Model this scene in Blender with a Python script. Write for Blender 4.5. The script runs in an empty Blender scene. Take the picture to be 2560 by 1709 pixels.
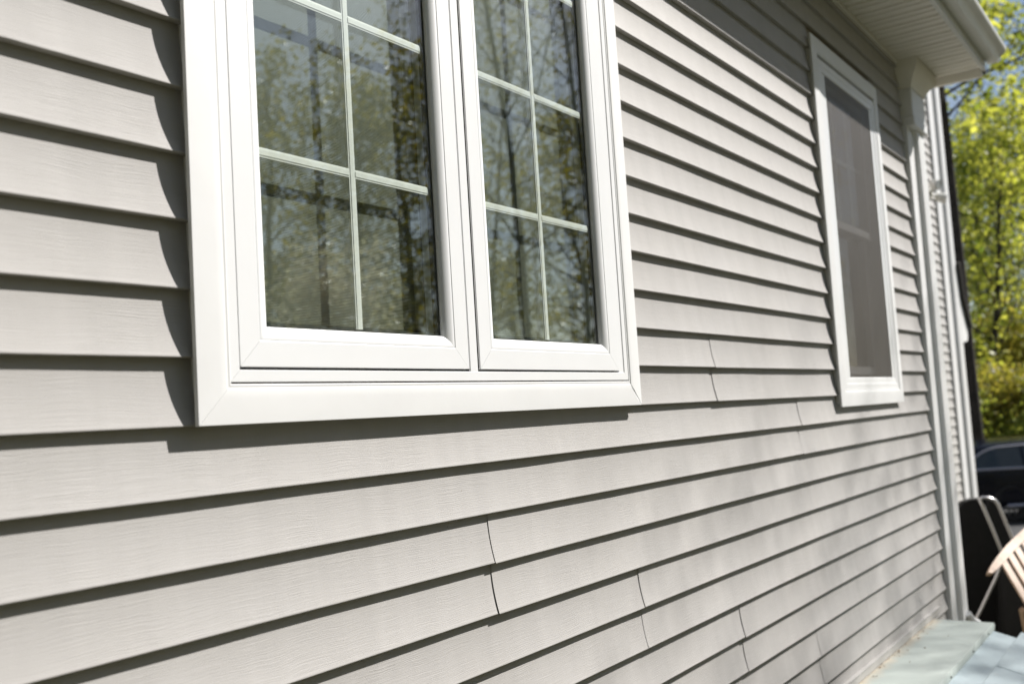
import bpy, math, random
import numpy as np
from mathutils import Vector, Matrix

random.seed(7)
rng = np.random.default_rng(11)
S = bpy.context.scene
COL = S.collection

# ------------------------------------------------------------------ camera, sky, sun, exposure
CAM_R = Vector((0.57396, -0.81663, -0.06098)).normalized()
CAM_F = Vector((0.81869, 0.56900, 0.07742)).normalized()
CAM_U = CAM_R.cross(CAM_F).normalized()
CAM_R = CAM_F.cross(CAM_U).normalized()
cam_d = bpy.data.cameras.new("camera")
cam = bpy.data.objects.new("camera", cam_d)
COL.objects.link(cam)
cam.matrix_world = Matrix(((CAM_R.x, CAM_U.x, -CAM_F.x, 0.0),
                           (CAM_R.y, CAM_U.y, -CAM_F.y, -1.3746),
                           (CAM_R.z, CAM_U.z, -CAM_F.z, -0.0205),
                           (0, 0, 0, 1)))
cam_d.sensor_width = 36.0
cam_d.lens = 36.0 * 0.9774
cam_d.clip_start = 0.05
cam_d.clip_end = 1200
cam_d.dof.use_dof = True
cam_d.dof.focus_distance = 2.3
cam_d.dof.aperture_fstop = 3.2
S.camera = cam

SUN = Vector((1.36, -1.0, 1.42)).normalized()      # towards the sun
w = bpy.data.worlds.new("World")
S.world = w
w.use_nodes = True
nt = w.node_tree
nt.nodes.clear()
out = nt.nodes.new("ShaderNodeOutputWorld")
bg = nt.nodes.new("ShaderNodeBackground")
sky = nt.nodes.new("ShaderNodeTexSky")
sky.sky_type = 'NISHITA'
sky.sun_disc = False
sky.sun_elevation = math.asin(SUN.z)
sky.sun_rotation = math.atan2(SUN.x, SUN.y)
sky.air_density = 1.0
sky.dust_density = 0.8
sky.ozone_density = 1.0
tc = nt.nodes.new("ShaderNodeTexCoord")
cn = nt.nodes.new("ShaderNodeTexNoise")
cn.inputs["Scale"].default_value = 3.2
cn.inputs["Detail"].default_value = 8
cn.inputs["Roughness"].default_value = 0.6
cr = nt.nodes.new("ShaderNodeValToRGB")
cr.color_ramp.elements[0].position = 0.52
cr.color_ramp.elements[0].color = (0, 0, 0, 1)
cr.color_ramp.elements[1].position = 0.78
cr.color_ramp.elements[1].color = (0.85, 0.85, 0.85, 1)
mx = nt.nodes.new("ShaderNodeMixRGB")
mx.inputs[2].default_value = (5.6, 6.0, 6.8, 1)
nt.links.new(tc.outputs["Generated"], cn.inputs["Vector"])
nt.links.new(cn.outputs["Fac"], cr.inputs["Fac"])
nt.links.new(cr.outputs["Color"], mx.inputs["Fac"])
nt.links.new(sky.outputs["Color"], mx.inputs[1])
nt.links.new(mx.outputs["Color"], bg.inputs["Color"])
bg.inputs["Strength"].default_value = 0.060
nt.links.new(bg.outputs["Background"], out.inputs["Surface"])

sd = bpy.data.lights.new("sun", 'SUN')
sd.energy = 5.0
sd.angle = math.radians(0.5)
sd.color = (1.0, 0.965, 0.92)
so = bpy.data.objects.new("sun", sd)
so.rotation_euler = SUN.to_track_quat('Z', 'Y').to_euler()
COL.objects.link(so)

S.view_settings.view_transform = 'Standard'
S.view_settings.look = 'None'
S.view_settings.exposure = 0.58
S.view_settings.gamma = 1.0
S.view_settings.use_curve_mapping = False
S.render.engine = 'CYCLES'
cy = S.cycles
cy.use_denoising = True
cy.max_bounces = 10
cy.transparent_max_bounces = 24
cy.glossy_bounces = 6
cy.sample_clamp_indirect = 6
cy.caustics_reflective = False
cy.caustics_refractive = False

# ------------------------------------------------------------------ helpers
def tag(o, label=None, cat=None, group=None, kind=None):
    if label: o["label"] = label
    if cat: o["category"] = cat
    if group: o["group"] = group
    if kind: o["kind"] = kind
    return o

def empty(name, loc=(0, 0, 0), rz=0.0, parent=None):
    o = bpy.data.objects.new(name, None)
    COL.objects.link(o)
    o.location = loc
    o.rotation_euler = (0, 0, rz)
    o.empty_display_size = 0.1
    if parent: o.parent = parent
    return o

def mesh_obj(name, verts, faces, mat, parent=None, smooth=None):
    me = bpy.data.meshes.new(name)
    me.from_pydata([tuple(v) for v in verts], [], faces)
    me.validate()
    if mat: me.materials.append(mat)
    if smooth is not None:
        me.polygons.foreach_set("use_smooth", [True] * len(me.polygons))
        me.set_sharp_from_angle(angle=math.radians(smooth))
    me.update()
    o = bpy.data.objects.new(name, me)
    COL.objects.link(o)
    if parent: o.parent = parent
    return o

def inst(src, name=None, parent=None, loc=None):
    o = src.copy()
    COL.objects.link(o)
    if parent: o.parent = parent
    if loc is not None: o.location = loc
    return o

class MB:
    """collects solids into one mesh"""
    def __init__(self): self.v = []; self.f = []
    def add(self, v, f):
        n = len(self.v)
        self.v += [tuple(p) for p in v]
        self.f += [tuple(i + n for i in q) for q in f]
        return self
    def box(self, x0, x1, y0, y1, z0, z1, b=0.0):
        if b <= 0:
            v = [(x, y, z) for x in (x0, x1) for y in (y0, y1) for z in (z0, z1)]
            f = [(0, 1, 3, 2), (4, 6, 7, 5), (0, 4, 5, 1), (2, 3, 7, 6), (0, 2, 6, 4), (1, 5, 7, 3)]
            return self.add(v, f)
        # bevelled box: 24 verts
        v = []; idx = {}
        for i, sx in enumerate((0, 1)):
            for j, sy in enumerate((0, 1)):
                for k, sz in enumerate((0, 1)):
                    X = (x0, x1)[sx]; Y = (y0, y1)[sy]; Z = (z0, z1)[sz]
                    dx = b if sx == 0 else -b; dy = b if sy == 0 else -b; dz = b if sz == 0 else -b
                    idx[(i, j, k, 0)] = len(v); v.append((X, Y + dy, Z + dz))
                    idx[(i, j, k, 1)] = len(v); v.append((X + dx, Y, Z + dz))
                    idx[(i, j, k, 2)] = len(v); v.append((X + dx, Y + dy, Z))
        I = idx; f = []
        for a in (0, 1):
            f.append((I[a,0,0,0], I[a,1,0,0], I[a,1,1,0], I[a,0,1,0]))
            f.append((I[0,a,0,1], I[1,a,0,1], I[1,a,1,1], I[0,a,1,1]))
            f.append((I[0,0,a,2], I[1,0,a,2], I[1,1,a,2], I[0,1,a,2]))
            for c in (0, 1):
                f.append((I[a,c,0,0], I[a,c,1,0], I[a,c,1,1], I[a,c,0,1]))
                f.append((I[a,0,c,0], I[a,1,c,0], I[a,1,c,2], I[a,0,c,2]))
                f.append((I[0,a,c,1], I[1,a,c,1], I[1,a,c,2], I[0,a,c,2]))
                for d in (0, 1):
                    f.append((I[a,c,d,0], I[a,c,d,1], I[a,c,d,2]))
        return self.add(v, f)
    def tube(self, pts, r, n=8, caps=True):
        pts = [Vector(p) for p in pts]
        rs = r if isinstance(r, (list, tuple)) else [r] * len(pts)
        rings = []; ref = None
        for i, p in enumerate(pts):
            t = (pts[min(i + 1, len(pts) - 1)] - pts[max(i - 1, 0)]).normalized()
            if ref is None:
                ref = t.cross(Vector((0.31, 0.17, 0.93)))
                if ref.length < 1e-3: ref = t.cross(Vector((1, 0, 0)))
            ref = (ref - t * ref.dot(t)).normalized()
            b = t.cross(ref)
            rings.append([p + (ref * math.cos(2 * math.pi * k / n) + b * math.sin(2 * math.pi * k / n)) * rs[i] for k in range(n)])
        v = [q for R in rings for q in R]
        f = []
        for i in range(len(pts) - 1):
            for k in range(n):
                f.append((i * n + k, i * n + (k + 1) % n, (i + 1) * n + (k + 1) % n, (i + 1) * n + k))
        if caps:
            f.append(tuple(range(n))[::-1]); f.append(tuple((len(pts) - 1) * n + k for k in range(n)))
        return self.add(v, f)
    def prism(self, poly, axis, a, b):
        """extrude a closed 2-D polygon along x, y or z"""
        def P(q, t):
            return {'x': (t, q[0], q[1]), 'y': (q[0], t, q[1]), 'z': (q[0], q[1], t)}[axis]
        n = len(poly)
        v = [P(q, a) for q in poly] + [P(q, b) for q in poly]
        f = [(i, (i + 1) % n, n + (i + 1) % n, n + i) for i in range(n)]
        f += [tuple(range(n))[::-1], tuple(range(n, 2 * n))]
        return self.add(v, f)
    def build(self, name, mat, parent=None, smooth=None):
        o = mesh_obj(name, self.v, self.f, mat, parent, None)
        me = o.data
        import bmesh
        bm = bmesh.new(); bm.from_mesh(me)
        bmesh.ops.recalc_face_normals(bm, faces=bm.faces)
        bm.to_mesh(me); bm.free()
        if smooth is not None:
            me.polygons.foreach_set("use_smooth", [True] * len(me.polygons))
            me.set_sharp_from_angle(angle=math.radians(smooth))
        return o

# ------------------------------------------------------------------ materials
def new_mat(name):
    m = bpy.data.materials.new(name); m.use_nodes = True
    n = m.node_tree; b = n.nodes["Principled BSDF"]
    return m, n, b

def L(n, a, b): n.links.new(a, b)

def simple(name, col, rough=0.5, metal=0.0, var=0.0, vscale=6.0, bump=0.0, bscale=80.0, spec=0.5, detail=5):
    m, n, b = new_mat(name)
    b.inputs["Base Color"].default_value = (*col, 1)
    b.inputs["Roughness"].default_value = rough
    b.inputs["Metallic"].default_value = metal
    b.inputs["Specular IOR Level"].default_value = spec
    t = n.nodes.new("ShaderNodeTexCoord")
    if var > 0:
        no = n.nodes.new("ShaderNodeTexNoise"); no.inputs["Scale"].default_value = vscale; no.inputs["Detail"].default_value = detail
        L(n, t.outputs["Object"], no.inputs["Vector"])
        r = n.nodes.new("ShaderNodeValToRGB")
        r.color_ramp.elements[0].position = 0.3; r.color_ramp.elements[1].position = 0.7
        r.color_ramp.elements[0].color = (*[c * (1 - var) for c in col], 1)
        r.color_ramp.elements[1].color = (*[min(1, c * (1 + var)) for c in col], 1)
        L(n, no.outputs["Fac"], r.inputs["Fac"]); L(n, r.outputs["Color"], b.inputs["Base Color"])
    if bump > 0:
        nb = n.nodes.new("ShaderNodeTexNoise"); nb.inputs["Scale"].default_value = bscale; nb.inputs["Detail"].default_value = 4
        L(n, t.outputs["Object"], nb.inputs["Vector"])
        bp = n.nodes.new("ShaderNodeBump"); bp.inputs["Strength"].default_value = bump; bp.inputs["Distance"].default_value = 0.002
        L(n, nb.outputs["Fac"], bp.inputs["Height"]); L(n, bp.outputs["Normal"], b.inputs["Normal"])
    return m

def siding_material(name, col):
    """vinyl with a shallow embossed wood grain running along the board"""
    m, n, b = new_mat(name)
    b.inputs["Roughness"].default_value = 0.60
    b.inputs["Specular IOR Level"].default_value = 0.12
    t = n.nodes.new("ShaderNodeTexCoord")
    # slow warp of the grain lines
    wn = n.nodes.new("ShaderNodeTexNoise"); wn.inputs["Scale"].default_value = 9.0; wn.inputs["Detail"].default_value = 3
    L(n, t.outputs["Object"], wn.inputs["Vector"])
    sub = n.nodes.new("ShaderNodeVectorMath"); sub.operation = 'SUBTRACT'; sub.inputs[1].default_value = (0.5, 0.5, 0.5)
    L(n, wn.outputs["Color"], sub.inputs[0])
    sc = n.nodes.new("ShaderNodeVectorMath"); sc.operation = 'MULTIPLY'; sc.inputs[1].default_value = (0.0, 0.0, 0.016)
    L(n, sub.outputs[0], sc.inputs[0])
    ad = n.nodes.new("ShaderNodeVectorMath"); ad.operation = 'ADD'
    L(n, t.outputs["Object"], ad.inputs[0]); L(n, sc.outputs[0], ad.inputs[1])
    mp = n.nodes.new("ShaderNodeMapping"); mp.inputs["Scale"].default_value = (9.0, 0.001, 600.0)
    L(n, ad.outputs[0], mp.inputs["Vector"])
    g = n.nodes.new("ShaderNodeTexNoise"); g.inputs["Scale"].default_value = 1.0; g.inputs["Detail"].default_value = 3; g.inputs["Roughness"].default_value = 0.55
    L(n, mp.outputs["Vector"], g.inputs["Vector"])
    mp2 = n.nodes.new("ShaderNodeMapping"); mp2.inputs["Scale"].default_value = (700.0, 700.0, 900.0)
    L(n, t.outputs["Object"], mp2.inputs["Vector"])
    g2 = n.nodes.new("ShaderNodeTexNoise"); g2.inputs["Scale"].default_value = 1.0; g2.inputs["Detail"].default_value = 1
    L(n, mp2.outputs["Vector"], g2.inputs["Vector"])
    # patches where the emboss is stronger or fainter
    pn = n.nodes.new("ShaderNodeTexNoise"); pn.inputs["Scale"].default_value = 7.0; pn.inputs["Detail"].default_value = 2
    L(n, t.outputs["Object"], pn.inputs["Vector"])
    pr = n.nodes.new("ShaderNodeMapRange"); pr.inputs[1].default_value = 0.3; pr.inputs[2].default_value = 0.7; pr.inputs[3].default_value = 0.35; pr.inputs[4].default_value = 1.0
    L(n, pn.outputs["Fac"], pr.inputs[0])
    mul = n.nodes.new("ShaderNodeMath"); mul.operation = 'MULTIPLY'
    L(n, g.outputs["Fac"], mul.inputs[0]); L(n, pr.outputs[0], mul.inputs[1])
    m2 = n.nodes.new("ShaderNodeMath"); m2.operation = 'MULTIPLY_ADD'; m2.inputs[1].default_value = 0.10
    L(n, g2.outputs["Fac"], m2.inputs[0]); L(n, mul.outputs[0], m2.inputs[2])
    bp = n.nodes.new("ShaderNodeBump"); bp.inputs["Strength"].default_value = 0.75; bp.inputs["Distance"].default_value = 0.0015
    L(n, m2.outputs[0], bp.inputs["Height"]); L(n, bp.outputs["Normal"], b.inputs["Normal"])
    # colour: faint streaks, soft dirt, sparse specks
    cr = n.nodes.new("ShaderNodeValToRGB")
    cr.color_ramp.elements[0].position = 0.25; cr.color_ramp.elements[1].position = 0.75
    cr.color_ramp.elements[0].color = (*[c * 0.94 for c in col], 1); cr.color_ramp.elements[1].color = (*[c * 1.04 for c in col], 1)
    L(n, g.outputs["Fac"], cr.inputs["Fac"])
    dn = n.nodes.new("ShaderNodeTexNoise"); dn.inputs["Scale"].default_value = 2.3; dn.inputs["Detail"].default_value = 6
    L(n, t.outputs["Object"], dn.inputs["Vector"])
    dr = n.nodes.new("ShaderNodeMapRange"); dr.inputs[1].default_value = 0.35; dr.inputs[2].default_value = 0.7; dr.inputs[3].default_value = 0.0; dr.inputs[4].default_value = 0.35
    L(n, dn.outputs["Fac"], dr.inputs[0])
    mixd = n.nodes.new("ShaderNodeMixRGB"); mixd.inputs[2].default_value = (col[0] * 0.93, col[1] * 0.92, col[2] * 0.90, 1)
    L(n, dr.outputs[0], mixd.inputs[0]); L(n, cr.outputs["Color"], mixd.inputs[1])
    vo = n.nodes.new("ShaderNodeTexVoronoi"); vo.inputs["Scale"].default_value = 16.0; vo.inputs["Randomness"].default_value = 1.0
    L(n, t.outputs["Object"], vo.inputs["Vector"])
    vr = n.nodes.new("ShaderNodeMapRange"); vr.inputs[1].default_value = 0.016; vr.inputs[2].default_value = 0.026; vr.inputs[3].default_value = 0.75; vr.inputs[4].default_value = 0.0
    L(n, vo.outputs["Distance"], vr.inputs[0])
    vc = n.nodes.new("ShaderNodeValToRGB")
    vc.color_ramp.interpolation = 'CONSTANT'
    vc.color_ramp.elements[0].color = (0.16, 0.11, 0.07, 1); vc.color_ramp.elements[1].color = (0.72, 0.70, 0.66, 1); vc.color_ramp.elements[1].position = 0.42
    L(n, vo.outputs["Color"], vc.inputs["Fac"])
    ms = n.nodes.new("ShaderNodeMixRGB")
    L(n, vr.outputs[0], ms.inputs[0]); L(n, mixd.outputs["Color"], ms.inputs[1]); L(n, vc.outputs["Color"], ms.inputs[2])
    # rain streaks and a slight difference from board to board
    mp3 = n.nodes.new("ShaderNodeMapping"); mp3.inputs["Scale"].default_value = (16.0, 1.0, 1.1)
    L(n, t.outputs["Object"], mp3.inputs["Vector"])
    sn = n.nodes.new("ShaderNodeTexNoise"); sn.inputs["Scale"].default_value = 1.0; sn.inputs["Detail"].default_value = 5
    L(n, mp3.outputs["Vector"], sn.inputs["Vector"])
    sr = n.nodes.new("ShaderNodeMapRange"); sr.inputs[1].default_value = 0.3; sr.inputs[2].default_value = 0.7; sr.inputs[3].default_value = 0.945; sr.inputs[4].default_value = 1.02
    L(n, sn.outputs["Fac"], sr.inputs[0])
    oi = n.nodes.new("ShaderNodeObjectInfo")
    orr = n.nodes.new("ShaderNodeMapRange"); orr.inputs[3].default_value = 0.975; orr.inputs[4].default_value = 1.02
    L(n, oi.outputs["Random"], orr.inputs[0])
    mm_ = n.nodes.new("ShaderNodeMath"); mm_.operation = 'MULTIPLY'
    L(n, sr.outputs[0], mm_.inputs[0]); L(n, orr.outputs[0], mm_.inputs[1])
    vm = n.nodes.new("ShaderNodeVectorMath"); vm.operation = 'SCALE'
    L(n, ms.outputs["Color"], vm.inputs[0]); L(n, mm_.outputs[0], vm.inputs["Scale"])
    L(n, vm.outputs[0], b.inputs["Base Color"])
    return m

def glass_material(name, tint=(0.965, 0.985, 0.965), smear=0.0):
    """thin pane: Fresnel mix of clear transmission and mirror reflection, no refraction"""
    m = bpy.data.materials.new(name); m.use_nodes = True
    n = m.node_tree; n.nodes.clear()
    o = n.nodes.new("ShaderNodeOutputMaterial"); mixs = n.nodes.new("ShaderNodeMixShader")
    tr = n.nodes.new("ShaderNodeBsdfTransparent"); tr.inputs["Color"].default_value = (*tint, 1)
    gl = n.nodes.new("ShaderNodeBsdfGlossy"); gl.inputs["Roughness"].default_value = 0.0; gl.inputs["Color"].default_value = (0.97, 0.99, 1, 1)
    fr = n.nodes.new("ShaderNodeFresnel"); fr.inputs["IOR"].default_value = 1.52
    t = n.nodes.new("ShaderNodeTexCoord"); no = n.nodes.new("ShaderNodeTexNoise")
    no.inputs["Scale"].default_value = 3.0; no.inputs["Detail"].default_value = 1
    L(n, t.outputs["Object"], no.inputs["Vector"])
    bp = n.nodes.new("ShaderNodeBump"); bp.inputs["Strength"].default_value = 0.05 + smear; bp.inputs["Distance"].default_value = 0.004
    L(n, no.outputs["Fac"], bp.inputs["Height"]); L(n, bp.outputs["Normal"], gl.inputs["Normal"])
    ge = n.nodes.new("ShaderNodeNewGeometry"); ior = n.nodes.new("ShaderNodeMapRange")      # same reflectance from either side of the pane
    ior.inputs[3].default_value = 1.68; ior.inputs[4].default_value = 1 / 1.68
    L(n, ge.outputs["Backfacing"], ior.inputs[0]); L(n, ior.outputs[0], fr.inputs["IOR"])
    L(n, fr.outputs[0], mixs.inputs[0]); L(n, tr.outputs[0], mixs.inputs[1]); L(n, gl.outputs[0], mixs.inputs[2])
    L(n, mixs.outputs[0], o.inputs["Surface"])
    return m

def screen_material(name, col, cover, pitch):
    """woven insect mesh: threads over see-through gaps"""
    m = bpy.data.materials.new(name); m.use_nodes = True
    n = m.node_tree; n.nodes.clear()
    o = n.nodes.new("ShaderNodeOutputMaterial"); mixs = n.nodes.new("ShaderNodeMixShader")
    tr = n.nodes.new("ShaderNodeBsdfTransparent")
    b = n.nodes.new("ShaderNodeBsdfPrincipled"); b.inputs["Base Color"].default_value = (*col, 1); b.inputs["Roughness"].default_value = 0.45
    t = n.nodes.new("ShaderNodeTexCoord"); sp = n.nodes.new("ShaderNodeSeparateXYZ")
    L(n, t.outputs["Object"], sp.inputs[0])
    outs = []
    for ax in (0, 2):
        a = n.nodes.new("ShaderNodeMath"); a.operation = 'DIVIDE'; a.inputs[1].default_value = pitch
        L(n, sp.outputs[ax], a.inputs[0])
        f = n.nodes.new("ShaderNodeMath"); f.operation = 'FRACT'; L(n, a.outputs[0], f.inputs[0])
        c = n.nodes.new("ShaderNodeMath"); c.operation = 'LESS_THAN'; c.inputs[1].default_value = cover if ax == 2 else cover * 0.6
        L(n, f.outputs[0], c.inputs[0]); outs.append(c)
    mxn = n.nodes.new("ShaderNodeMath"); mxn.operation = 'MAXIMUM'
    L(n, outs[0].outputs[0], mxn.inputs[0]); L(n, outs[1].outputs[0], mxn.inputs[1])
    L(n, mxn.outputs[0], mixs.inputs[0]); L(n, tr.outputs[0], mixs.inputs[1]); L(n, b.outputs[0], mixs.inputs[2])
    L(n, mixs.outputs[0], o.inputs["Surface"])
    return m

def leaf_material(name, stops, trans=0.45):
    m = bpy.data.materials.new(name); m.use_nodes = True
    n = m.node_tree; n.nodes.clear()
    o = n.nodes.new("ShaderNodeOutputMaterial"); mixs = n.nodes.new("ShaderNodeMixShader"); mixs.inputs[0].default_value = trans
    d = n.nodes.new("ShaderNodeBsdfPrincipled"); d.inputs["Roughness"].default_value = 0.5
    tl = n.nodes.new("ShaderNodeBsdfTranslucent")
    ge = n.nodes.new("ShaderNodeNewGeometry"); r = n.nodes.new("ShaderNodeValToRGB")
    t = n.nodes.new("ShaderNodeTexCoord"); no = n.nodes.new("ShaderNodeTexNoise"); no.inputs["Scale"].default_value = 0.8; no.inputs["Detail"].default_value = 3
    L(n, t.outputs["Object"], no.inputs["Vector"])
    ma = n.nodes.new("ShaderNodeMath"); ma.operation = 'MULTIPLY_ADD'; ma.inputs[1].default_value = 0.55
    L(n, ge.outputs["Random Per Island"], ma.inputs[0])
    mb = n.nodes.new("ShaderNodeMath"); mb.operation = 'MULTIPLY'; mb.inputs[1].default_value = 0.5
    L(n, no.outputs["Fac"], mb.inputs[0]); L(n, mb.outputs[0], ma.inputs[2])
    e = r.color_ramp.elements
    while len(e) < len(stops): e.new(0.5)
    for i, (p, c) in enumerate(stops):
        e[i].position = p; e[i].color = (*c, 1)
    L(n, ma.outputs[0], r.inputs["Fac"])
    L(n, r.outputs["Color"], d.inputs["Base Color"])
    br = n.nodes.new("ShaderNodeMixRGB"); br.blend_type = 'MULTIPLY'; br.inputs[0].default_value = 1; br.inputs[2].default_value = (1.45, 1.5, 0.95, 1)
    L(n, r.outputs["Color"], br.inputs[1]); L(n, br.outputs["Color"], tl.inputs["Color"])
    L(n, d.outputs[0], mixs.inputs[1]); L(n, tl.outputs[0], mixs.inputs[2]); L(n, mixs.outputs[0], o.inputs["Surface"])
    return m

def bulkhead_material(name, col):
    """pale painted sheet steel, rust bleeding in along the wall edge"""
    m, n, b = new_mat(name)
    b.inputs["Roughness"].default_value = 0.5
    t = n.nodes.new("ShaderNodeTexCoord")
    no = n.nodes.new("ShaderNodeTexNoise"); no.inputs["Scale"].default_value = 5; no.inputs["Detail"].default_value = 6
    L(n, t.outputs["Object"], no.inputs["Vector"])
    r = n.nodes.new("ShaderNodeValToRGB"); r.color_ramp.elements[0].position = 0.3; r.color_ramp.elements[1].position = 0.75
    r.color_ramp.elements[0].color = (*[c * 0.9 for c in col], 1); r.color_ramp.elements[1].color = (*[c * 1.05 for c in col], 1)
    L(n, no.outputs["Fac"], r.inputs["Fac"])
    sp = n.nodes.new("ShaderNodeSeparateXYZ"); L(n, t.outputs["Object"], sp.inputs[0])
    n2 = n.nodes.new("ShaderNodeTexNoise"); n2.inputs["Scale"].default_value = 14; n2.inputs["Detail"].default_value = 7
    L(n, t.outputs["Object"], n2.inputs["Vector"])
    a = n.nodes.new("ShaderNodeMath"); a.operation = 'MULTIPLY_ADD'; a.inputs[1].default_value = 0.09
    L(n, n2.outputs["Fac"], a.inputs[0]); L(n, sp.outputs[1], a.inputs[2])
    mr = n.nodes.new("ShaderNodeMapRange"); mr.inputs[1].default_value = -0.015; mr.inputs[2].default_value = 0.05; mr.inputs[3].default_value = 0; mr.inputs[4].default_value = 0.5
    L(n, a.outputs[0], mr.inputs[0])
    mi = n.nodes.new("ShaderNodeMixRGB"); mi.inputs[2].default_value = (0.62, 0.43, 0.25, 1)
    L(n, mr.outputs[0], mi.inputs[0]); L(n, r.outputs["Color"], mi.inputs[1])
    n3 = n.nodes.new("ShaderNodeTexNoise"); n3.inputs["Scale"].default_value = 9; n3.inputs["Detail"].default_value = 8
    L(n, t.outputs["Object"], n3.inputs["Vector"])
    m3 = n.nodes.new("ShaderNodeMapRange"); m3.inputs[1].default_value = 0.66; m3.inputs[2].default_value = 0.75; m3.inputs[3].default_value = 0; m3.inputs[4].default_value = 0.18
    L(n, n3.outputs["Fac"], m3.inputs[0])
    m4 = n.nodes.new("ShaderNodeMixRGB"); m4.inputs[2].default_value = (0.55, 0.40, 0.30, 1)
    L(n, m3.outputs[0], m4.inputs[0]); L(n, mi.outputs["Color"], m4.inputs[1]); L(n, m4.outputs["Color"], b.inputs["Base Color"])
    return m

SIDE = (0.455, 0.440, 0.426)
M = dict(
    siding=siding_material("vinyl_siding", SIDE),
    far_siding=simple("vinyl_siding_far", (0.48, 0.465, 0.445), 0.5, var=0.04, vscale=3),
    trim=simple("white_coated_trim", (0.79, 0.79, 0.785), 0.45, var=0.025, vscale=7, bump=0.08, bscale=30),
    vinyl=simple("white_vinyl_frame", (0.80, 0.805, 0.81), 0.34, var=0.015, vscale=9),
    grid=simple("white_grille_bar", (0.82, 0.83, 0.81), 0.35),
    soffit=simple("soffit_panel", (0.80, 0.77, 0.69), 0.5, var=0.04, vscale=5),
    gutter=simple("gutter_aluminium", (0.70, 0.70, 0.66), 0.35, var=0.05, vscale=4),
    gasket=simple("black_gasket_and_gap_shade", (0.012, 0.013, 0.014), 0.6),  # also the black standing in for shade beside the mullion
    spacer=simple("dark_spacer", (0.03, 0.035, 0.035), 0.4),
    raw_edge=simple("raw_trim_edge", (0.55, 0.43, 0.30), 0.7),
    sheath=simple("wall_sheathing", (0.30, 0.26, 0.20), 0.8),
    room=simple("room_paint", (0.33, 0.31, 0.28), 0.8, var=0.05),
    floor=simple("room_floor", (0.12, 0.075, 0.045), 0.5, var=0.2, vscale=4),
    glass=glass_material("window_glass"),
    screen_in=screen_material("inner_screen_mesh", (0.30, 0.29, 0.25), 0.42, 0.0031),
    screen_out=screen_material("outer_screen_mesh", (0.125, 0.110, 0.097), 0.36, 0.0016),
    roof=simple("asphalt_shingle", (0.06, 0.055, 0.05), 0.9, var=0.3, vscale=30),
    bulk=bulkhead_material("painted_steel_green", (0.53, 0.585, 0.55)),
    bulkblue=bulkhead_material("painted_steel_blue", (0.42, 0.495, 0.52)),
    concrete=simple("concrete", (0.33, 0.32, 0.30), 0.9, var=0.15, vscale=8, bump=0.4, bscale=60),
    grass=simple("lawn_soil", (0.065, 0.064, 0.036), 0.95, var=0.5, vscale=1.2, bump=0.6, bscale=20),
    asphalt=simple("asphalt", (0.05, 0.05, 0.05), 0.9, var=0.2, vscale=12),
    bark=simple("bark", (0.050, 0.040, 0.032), 0.95, var=0.4, vscale=6, bump=0.8, bscale=25),
    carpaint=simple("dark_car_paint", (0.006, 0.007, 0.014), 0.16, spec=0.45),
    carglass=simple("car_glass", (0.012, 0.02, 0.018), 0.03, spec=0.9),
    chrome=simple("chrome_strip", (0.50, 0.50, 0.56), 0.30, metal=0.35),
    tyre=simple("tyre_rubber", (0.015, 0.015, 0.015), 0.8),
    rim=simple("alloy_rim", (0.45, 0.45, 0.46), 0.35, metal=1.0),
    tail=simple("tail_lamp", (0.35, 0.01, 0.01), 0.2),
    black=simple("black_fabric", (0.011, 0.0105, 0.010), 0.85, var=0.2, vscale=20, bump=0.3, bscale=120),
    tubing=simple("grey_steel_tube", (0.72, 0.70, 0.70), 0.30, metal=0.6),
    teak=simple("weathered_wood", (0.47, 0.32, 0.22), 0.6, var=0.18, vscale=14),
    lampwhite=simple("white_lamp_housing", (0.78, 0.77, 0.72), 0.35),
    lens=simple("lamp_lens", (0.65, 0.68, 0.68), 0.15),
    leaf_a=leaf_material("maple_leaf", [(0.2, (0.12, 0.165, 0.03)), (0.5, (0.42, 0.43, 0.075)), (0.85, (0.61, 0.58, 0.14))]),
    leaf_b=leaf_material("green_leaf", [(0.2, (0.10, 0.15, 0.03)), (0.5, (0.32, 0.36, 0.07)), (0.85, (0.53, 0.51, 0.12))]),
    leaf_c=leaf_material("russet_leaf", [(0.2, (0.12, 0.135, 0.02)), (0.5, (0.31, 0.28, 0.05)), (0.85, (0.50, 0.40, 0.10))]),
    leaf_y=leaf_material("yard_leaf_darkened", [(0.2, (0.065, 0.072, 0.007)), (0.5, (0.26, 0.225, 0.014)), (0.85, (0.40, 0.30, 0.018))], 0.40),  # same leaves coloured darker so the yard trees throw less light back
    blossom=leaf_material("white_blossom", [(0.2, (0.50, 0.42, 0.42)), (0.6, (0.70, 0.64, 0.62)), (0.9, (0.80, 0.76, 0.74))], 0.3),
    litter=simple("dry_leaf", (0.16, 0.09, 0.035), 0.8, var=0.4, vscale=40),
)

# ------------------------------------------------------------------ ground
def ground_z(x, y):
    r = math.hypot(max(0.0, x - 8.0), 0)
    t = min(1.0, r / 8.0); t = t * t * (3 - 2 * t)
    return -1.86 - 0.54 * t

def ground_sheet(name, xs, ys, mat, lift=0.0, rough=0.0):
    v = []; f = []
    for x in xs:
        for y in ys:
            v.append((x, y, ground_z(x, y) + lift + (random.uniform(-rough, rough) if rough else 0)))
    m = len(ys)
    for i in range(len(xs) - 1):
        for j in range(m - 1):
            f.append((i * m + j, (i + 1) * m + j, (i + 1) * m + j + 1, i * m + j + 1))
    return mesh_obj(name, v, f, mat, None, 60)

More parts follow.
